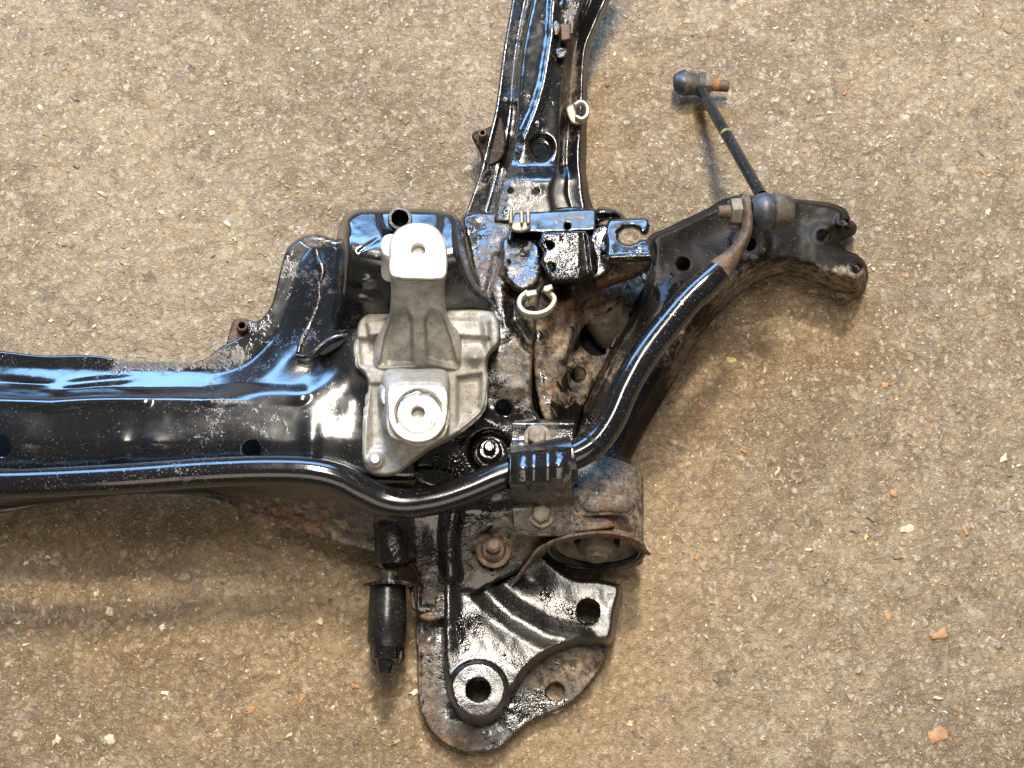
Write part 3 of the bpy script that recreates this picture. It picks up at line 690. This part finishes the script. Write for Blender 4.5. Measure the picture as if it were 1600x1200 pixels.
def build_clamp():
    def row(x0, x1, dx): pass
    st = []
    for t in np.linspace(0, 1, 9):
        x = 797+96*t; sl = -14*t
        rib = 3.6*(math.cos(t*2*math.pi*2.5)*.5+.5); sl = -7*t
        st.append([(x+8-4*t,655+3*(t-.5)**2,84),(x+4,661,93),(x+3,668,90),(x+2,689,89),(x,696+sl*.3,103),(x,708+sl,115+rib),(x,732+sl,121+rib),(x,758+sl,116+rib),(x+1,780+sl*.5,100),(x+3,790,84),(x+6,826,78),(x+7,838,74)])
    patch('bar_clamp', SUB, M['paint'], st, 60, 80, 2, base=(.04,.0,.05), rough=.35, thick=3, flip=True, holes=[])
    for (x, y, h, m) in ((839,684,90,'steel'),(846,806,78,'steel')):
        lathe('clamp_bolt', SUB, M[m], W(x,y,h), W(x,y-2.5,h+3), [(0,8.6),(.8,8.4),(1,6.6)], 28, rough=.4)
        lathe('bolt_head', SUB, M[m], W(x,y-2,h+3), W(x,y-5,h+8.5), [(0,6.4),(.85,6.4),(1,5.2)], hexa=True)
    # rubber inside the clamp
    lathe('clamp_rubber', SUB, M['rubber_dark'], W(796,737,96), W(897,717,96), [(0,13),(.02,15),(.98,15),(1,13)], 32)
    press('clamp_foot', SUB, M['paint'], [(800,800),(812,786),(880,782),(905,800),(958,812),(962,826),(905,838),(870,838),(820,836),(803,828)], lambda x, y: 72+np.clip((x-880)/40, 0, 1)*10, 45, (9,3,4), 2.5, base=(.45,.15,.1), rough=.6)
build_clamp()

def build_damper():
    lathe('stop_pipe', SUB, M['oily'], W(612,806,46), W(616,886,40), [(0,11),(.1,12.5),(.9,12.2),(1,9)], 32, base=(.1,.05,.25), rough=.6)
    lathe('stop_neck', SUB, M['oily'], W(609,880,38), W(608,916,38), [(0,6),(1,6)], 24, base=(.4,.3,.1))
    s = lathe('rubber_stop', SUB, M['rubber_dark'], W(606,914,38), W(604,1012,38), [(0,10),(.02,12.0),(.5,12.6),(.9,12.8),(.93,12.0),(1,10.5)], 36)
    press('stop_shell', s, M['rubber_dark'], [(577,1000),(633,1000),(634,1030),(628,1040),(583,1040),(578,1030)], 32, 18, (4,3,3), 2.5, smooth=False)
    lathe('stop_tip', s, M['oily'], W(603,1008,40), W(602,1032,40), [(0,9),(.9,8.5),(1,7)], 24)
    lathe('stop_nut', s, M['oily'], W(602,1026,41), W(601,1052,41), [(0,5.6),(.4,5.6),(1,4.2)], 20, base=(.1,.2,0))
    sweep('stop_strap', SUB, M['oily'], [(578,914,40),(600,910,48),(630,911,46),(641,915,42),(645,930,38),(648,948,34),(655,955,30),(670,956,28),(684,955,27)], [(1.3,6)], 12, base=(.05,.0,.1), square=True, step=2)
    sweep('strap_lip', SUB, M['oily'], [(577,913,50),(605,909,57),(632,911,54),(640,914,50)], [(1.2,1.6)], 8, base=(.3,.2,.1), square=True, step=2)
build_damper()

# ------------------------------------------------------------------ cast bracket
ALU = thing('mount_bracket', 'grey cast aluminium mount bracket with two bright drilled pads, bolted on the subframe', 'bracket', W(650,600,90))
def build_alu():
    press('base_casting', ALU, M['alu'], [(560,500),(572,488),(600,485),(660,481),(735,481),(772,488),(781,508),(780,540),(764,560),(764,610),(758,640),(738,664),(705,688),(672,705),(645,725),(618,744),(590,746),(572,738),(565,715),(567,660),(572,595),(557,575),(555,535)],
      lambda x, y: np.interp(y, [480,600,750], [112,110,98]), 84, (9,5,5), 2.2, rough=.5, base=(.25,0,0), thick=4,
      feats=[('poly',[(573,503),(605,498),(605,522),(576,526)],7,6),('poly',[(700,498),(765,500),(765,528),(700,525)],6,7),('bump',742,558,14,10,0,8),('line',[(757,500),(766,560)],10,4),('disc',586,720,9,5,7),
             ('poly',[(715,590),(752,585),(750,640),(715,668)],-6,8),('poly',[(578,600),(600,600),(605,700),(580,700)],-3,8),('line',[(572,590),(570,720)],8,3),('poly',[(560,530),(600,530),(600,575),(565,570)],-5,8)])
    def rr(x0, x1, y0, y1, h, r=10, hb=None):
        hb = h if hb is None else hb
        return [(x0,y0+r,hb),(x0+r*.3,y0+r*.3,hb),(x0+r,y0,hb),((x0+x1)/2,y0,hb),(x1-r,y0,hb),(x1-r*.3,y0+r*.3,hb),(x1,y0+r,hb),(x1,(y0+y1)/2,(h+hb)/2),(x1,y1-r,h),(x1-r*.3,y1-r*.3,h),(x1-r,y1,h),((x0+x1)/2,y1,h),(x0+r,y1,h),(x0+r*.3,y1-r*.3,h),(x0,y1-r,h),(x0,(y0+y1)/2,(h+hb)/2)]
    # tall column
    loft('column', ALU, M['alu'], [rr(582,724,520,584,102,12),rr(585,722,518,580,110,12),rr(590,718,510,568,117,12),rr(601,706,498,540,126,12),rr(609,698,478,512,135,12),rr(611,695,448,486,146,12),rr(611,695,412,460,158,14),rr(610,696,375,444,167,16),rr(608,697,362,440,172,18)],
      96, 6, 2, feats=[('poly',[(592,572),(600,530),(614,490),(634,484),(643,498),(645,570)],-8,6),('poly',[(664,498),(672,484),(690,490),(704,530),(716,574),(690,568),(668,562)],-8,6),('line',[(653,440),(653,590)],2.2,-.7)], base=(.12,0,0), sharp=None)
    loft('boss_web', ALU, M['alu'], [rr(596,640,372,440,150,12),rr(596,640,366,400,166,12)], 40, 3, 1)
    def pad(h, pts, nm, cx, cy, r):
        return press(nm, ALU, M['face'], pts, h, h-9, (3,2,2), 1.8, holes=[(cx, cy, r)], thick=9, base=(.0,0,0), rough=.08, feats=[('disc',cx,cy,32,-.35,1.5),('disc',cx,cy,29,.35,2)] if nm == 'upper_pad' else [('disc',cx+2,cy+1,38,-.5,2),('disc',cx,cy,31,.6,2)])
    pad(178, [(608,400),(609,380),(617,362),(634,351),(652,348),(675,352),(690,365),(698,388),(699,425),(695,435),(680,438),(652,438),(622,436),(610,432),(607,420)], 'upper_pad', 653, 391, 11)
    lathe('pad_bore', ALU, M['alu'], W(653,391,177), W(655,398,150), [(0,mm(11.2,177)*1000),(1,mm(11,177)*1000)], 28, capa=False)
    # low block with the second pad
    loft('lower_block', ALU, M['alu'], [rr(596,702,575,676,98,14),rr(596,702,576,678,112,14),rr(597,702,578,682,126,14),rr(600,701,586,686,140,16),rr(605,699,597,688,149,20)], 80, 5, 2, feats=[('line',[(653,570),(653,600)],2.2,-.7)], base=(.1,0,0))
    loft('side_lug', ALU, M['alu'], [rr(590,625,598,645,116,12),rr(592,625,600,640,136,12),rr(596,625,604,634,142,12)], 40, 4, 2)
    RP = pad(155, [(605,640),(605,612),(608,604),(620,601),(652,600),(685,601),(696,605),(700,615),(700,645),(696,665),(684,682),(668,691),(650,693),(632,689),(616,677),(607,660)], 'lower_pad', 653, 645, 10.5)
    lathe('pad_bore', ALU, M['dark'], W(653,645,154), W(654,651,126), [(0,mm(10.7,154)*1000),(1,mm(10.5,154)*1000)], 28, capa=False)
    lathe('grease_ring', RP, M['steel'], W(654,646,154.2), W(654,646,155.3), [(0,mm(33,155)*1000),(1,mm(34.5,155)*1000),(1,mm(37,155)*1000),(0,mm(38,155)*1000)], 48, rough=1.6, capa=False, capb=False)
    lathe('cast_knob', ALU, M['alu'], W(586,722,96), W(586,717,108), [(0,6.5),(.6,5),(1,2.5)], 20)
build_alu()

# ------------------------------------------------------------------ control arm
ARM = thing('control_arm', 'dark pressed steel lower control arm with forked ball joint end, resting on the concrete', 'control arm', W(1180,400,0))
def build_arm():
    top = lambda x, y: 46+np.clip((1250-x)/220, 0, 1)*12-np.clip((1010-x)/100, 0, 1)*10
    press('arm_pressing', ARM, M['armpaint'], [(1012,372),(1050,352),(1100,328),(1142,308),(1190,306),(1250,311),(1308,320),(1322,328),(1330,343),(1338,352),(1337,364),(1323,373),(1313,380),(1322,391),(1340,398),(1353,413),(1357,432),(1352,450),(1340,462),(1318,459),(1280,446),(1240,432),(1200,434),(1160,458),(1120,494),(1090,532),(1066,575),(1040,618),(1012,665),(990,705),(975,745),(930,770),(890,740),(882,700),(905,640),(940,568),(975,505),(1000,452),(1006,410)],
      top, 8, (30,6,20), 3, holes=[(1068,412,11),(1171,381,11),(1286,368,9),(1321,349,8),(1340,420,9)], base=(.04,.03,0), rough=.5, power=1.5,
      feats=[('disc',1171,381,26,5,9),('bump',1030,490,22,55,32,9),('line',[(1010,440),(985,500),(950,565),(915,640)],13,5),('disc',1286,368,15,1,8),('disc',1321,349,13,1.5,6),('disc',1340,420,14,1.5,6),('bump',1240,345,50,22,8,-3),('bump',1100,370,60,25,-25,-4)])
    # rear bush in its can
    ax0 = W(947,775,44); f = Vector((-.06, -.96, .275)).normalized(); c0 = W(932,861,46)
    b0 = c0-f*.056; 
    can = lathe('bush_can', ARM, M['paint'], b0, c0, [(0,20),(.0,27),(.06,30.5),(.93,31),(.96,32.5),(1,32.5),(1,30.5),(.8,30)], 56, capb=False, base=(.38,.16,.0), rough=.6)
    lathe('bush_rubber', can, M['dirty_rubber'], b0, c0, [(.80,30.2),(.90,29.6),(.93,28),(.86,24),(.84,15),(.90,12)], 48, capa=True)
    lathe('bush_ring', can, M['rubber'], c0-f*.004, c0+f*.0005, [(0,30.2),(.6,30),(1,28.8),(1,27.6),(.3,27.4)], 48, capa=False, capb=False)
    lathe('bush_core', can, M['dirty_rubber'], c0-f*.02, c0+f*.003, [(0,14),(.8,13),(1,10)], 28)
    lathe('bush_sleeve', can, M['steel'], c0-f*.005, c0+f*.006, [(0,7.5),(.8,7.5),(1,6.5)], 20)
    s, u = frame(f)
    for a in (-.55, .55):
        p = c0+s*math.sin(a)*.0225-f*.004+u*(.004)
        press_void = lathe('bush_void', can, M['dark'], p-f*.004, p+f*.0012, [(0,3.2),(1,3.2)], 14)
    # pressed ledge on the can and the retaining strap
    sweep('can_rib', ARM, M['oily'], [(914,790,84),(922,789,87),(945,787,88),(978,788,84),(984,788,80)], [(3,2),(5.5,4.0),(5.5,4.0),(5.5,4.0),(3,2)], 16, base=(.1,.1,.1))
    sweep('can_strap', ARM, M['paint'], [(808,905,34),(826,880,46),(845,858,56),(870,846,64),(900,838,73),(945,834,77),(985,842,70),(1003,860,52)], [(1.4,7)], 12, square=True, step=3, base=(.4,.3,0))
    press('can_lip', ARM, M['paint'], [(870,880),(905,884),(950,886),(985,880),(1003,868),(1004,880),(985,887),(945,891),(900,890)], 20, 14, (3,2,2), 2, base=(.5,.35,0))
build_arm()

# ------------------------------------------------------------------ anti-roll bar
BAR = thing('anti_roll_bar', 'long bent black steel anti-roll bar clamped across the subframe', 'anti-roll bar', W(650,785,85))
path = [(-110,759,108),(-20,756,108),(60,754,108),(200,747,108),(330,738,107),(430,735,106),(490,738,105),(530,748,103),(565,766,100),(595,780,97),(630,787,96),(680,781,96),(730,765,96),(775,746,96),(820,731,96),(860,722,96),(895,712,97),(925,695,98),(945,672,99),(960,645,100),(975,610,101),(992,578,102),(1015,543,102),(1045,505,102),(1075,470,102),(1102,444,102),(1122,425,101),(1138,408,101),(1152,391,101),(1162,374,101),(1166,355,101),(1164,335,101),(1162,318,101)]
rad = [9.4]*26+[(9.0,9.2),(6.5,10.5),(4.6,11.5),(4.0,12),(3.8,12.5),(3.8,13),(3.6,10)]
def build_bar():
    P = np.array(path, float); A = path[:27]; 
    sweep('bar', BAR, M['bar'], A, rad[:27], 36, base=(.16,0,0), step=3, ug=False)
    sweep('bar_end', BAR, M['rust'], path[26:], rad[26:], 28, step=2, rough=.7)
    sweep('stop_ring', BAR, M['rubber_dark'], [(926,694,98.3),(930,689,98.6)], [9.9,9.9], 30)
build_bar()

# ------------------------------------------------------------------ drop link
LINK = thing('drop_link', 'slim black drop link rod with ball joints at both ends, leaning to the floor', 'drop link', W(1085,140,0))
def build_link():
    a = W(1122,331,102); b = W(1238,330,98); L = (b-a).length*1000
    q = lambda p: a+(b-a)*p
    lathe('stud', LINK, M['rust'], q(0), q(.22), [(0,3.4),(.1,4.2),(1,4.4)], 20, rough=.4)
    lathe('lock_nut', LINK, M['steel'], q(.15), q(.36), [(0,8.6),(.05,9.4),(.7,9.6),(.72,11.4),(1,11.4)], hexa=True, phase=.3)
    lathe('nut_flange', LINK, M['rust'], q(.31), q(.38), [(0,11.6),(1,11.9)], 28)
    lathe('boot', LINK, M['rubber'], q(.44), q(.80), [(0,7),(.1,9),(.25,11.6),(.5,12.5),(.72,11.8),(.8,10.2),(.88,11),(1,11)], 40)
    lathe('joint_housing', LINK, M['joint'], q(.72), q(1.0), [(0,10.6),(.08,11.8),(.55,11.6),(.8,10.6),(.94,8.8),(1,6.2)], 40, rough=.5)
    c = W(1092,135,14); d = W(1190,306,93)
    rod = sweep('rod', LINK, M['rod'], None, [4.1], 24, wp=[tuple(c), tuple(c.lerp(d, .5)), tuple(d)], step=6)
    e = (d-c); sweep('paint_mark', rod, M['yellow'], None, [4.2], 24, wp=[tuple(c+e*.455), tuple(c+e*.475)], step=2)
    a2 = W(1052,129,13); b2 = W(1138,135,12); q2 = lambda p: a2+(b2-a2)*p
    h = lathe('joint_housing', LINK, M['joint'], q2(.16), q2(.52), [(0,8.8),(.1,9.2),(.55,8.4),(.75,7.8),(.8,8.8),(1,8.8)], 36)
    lathe('joint_cap', h, M['blue_cap'], q2(.0), q2(.2), [(0,3.5),(.1,6.5),(.45,8.2),(.85,9.3),(1,9.3)], 20, rough=1.6)
    lathe('joint_washer', LINK, M['joint'], q2(.50), q2(.56), [(0,9.3),(1,9.3)], 32)
    lathe('lock_nut', LINK, M['steel'], q2(.54), q2(.69), [(0,7.8),(.6,7.6),(1,6.2)], hexa=True)
    lathe('stud', LINK, M['orange'], q2(.66), q2(.82), [(0,4.6),(1,4.5)], 24, rough=.5)
    lathe('stud_tip', LINK, M['rust'], q2(.80), q2(1.0), [(0,4.4),(.9,4.5),(1,3.8)], 24, rough=.4)
build_link()
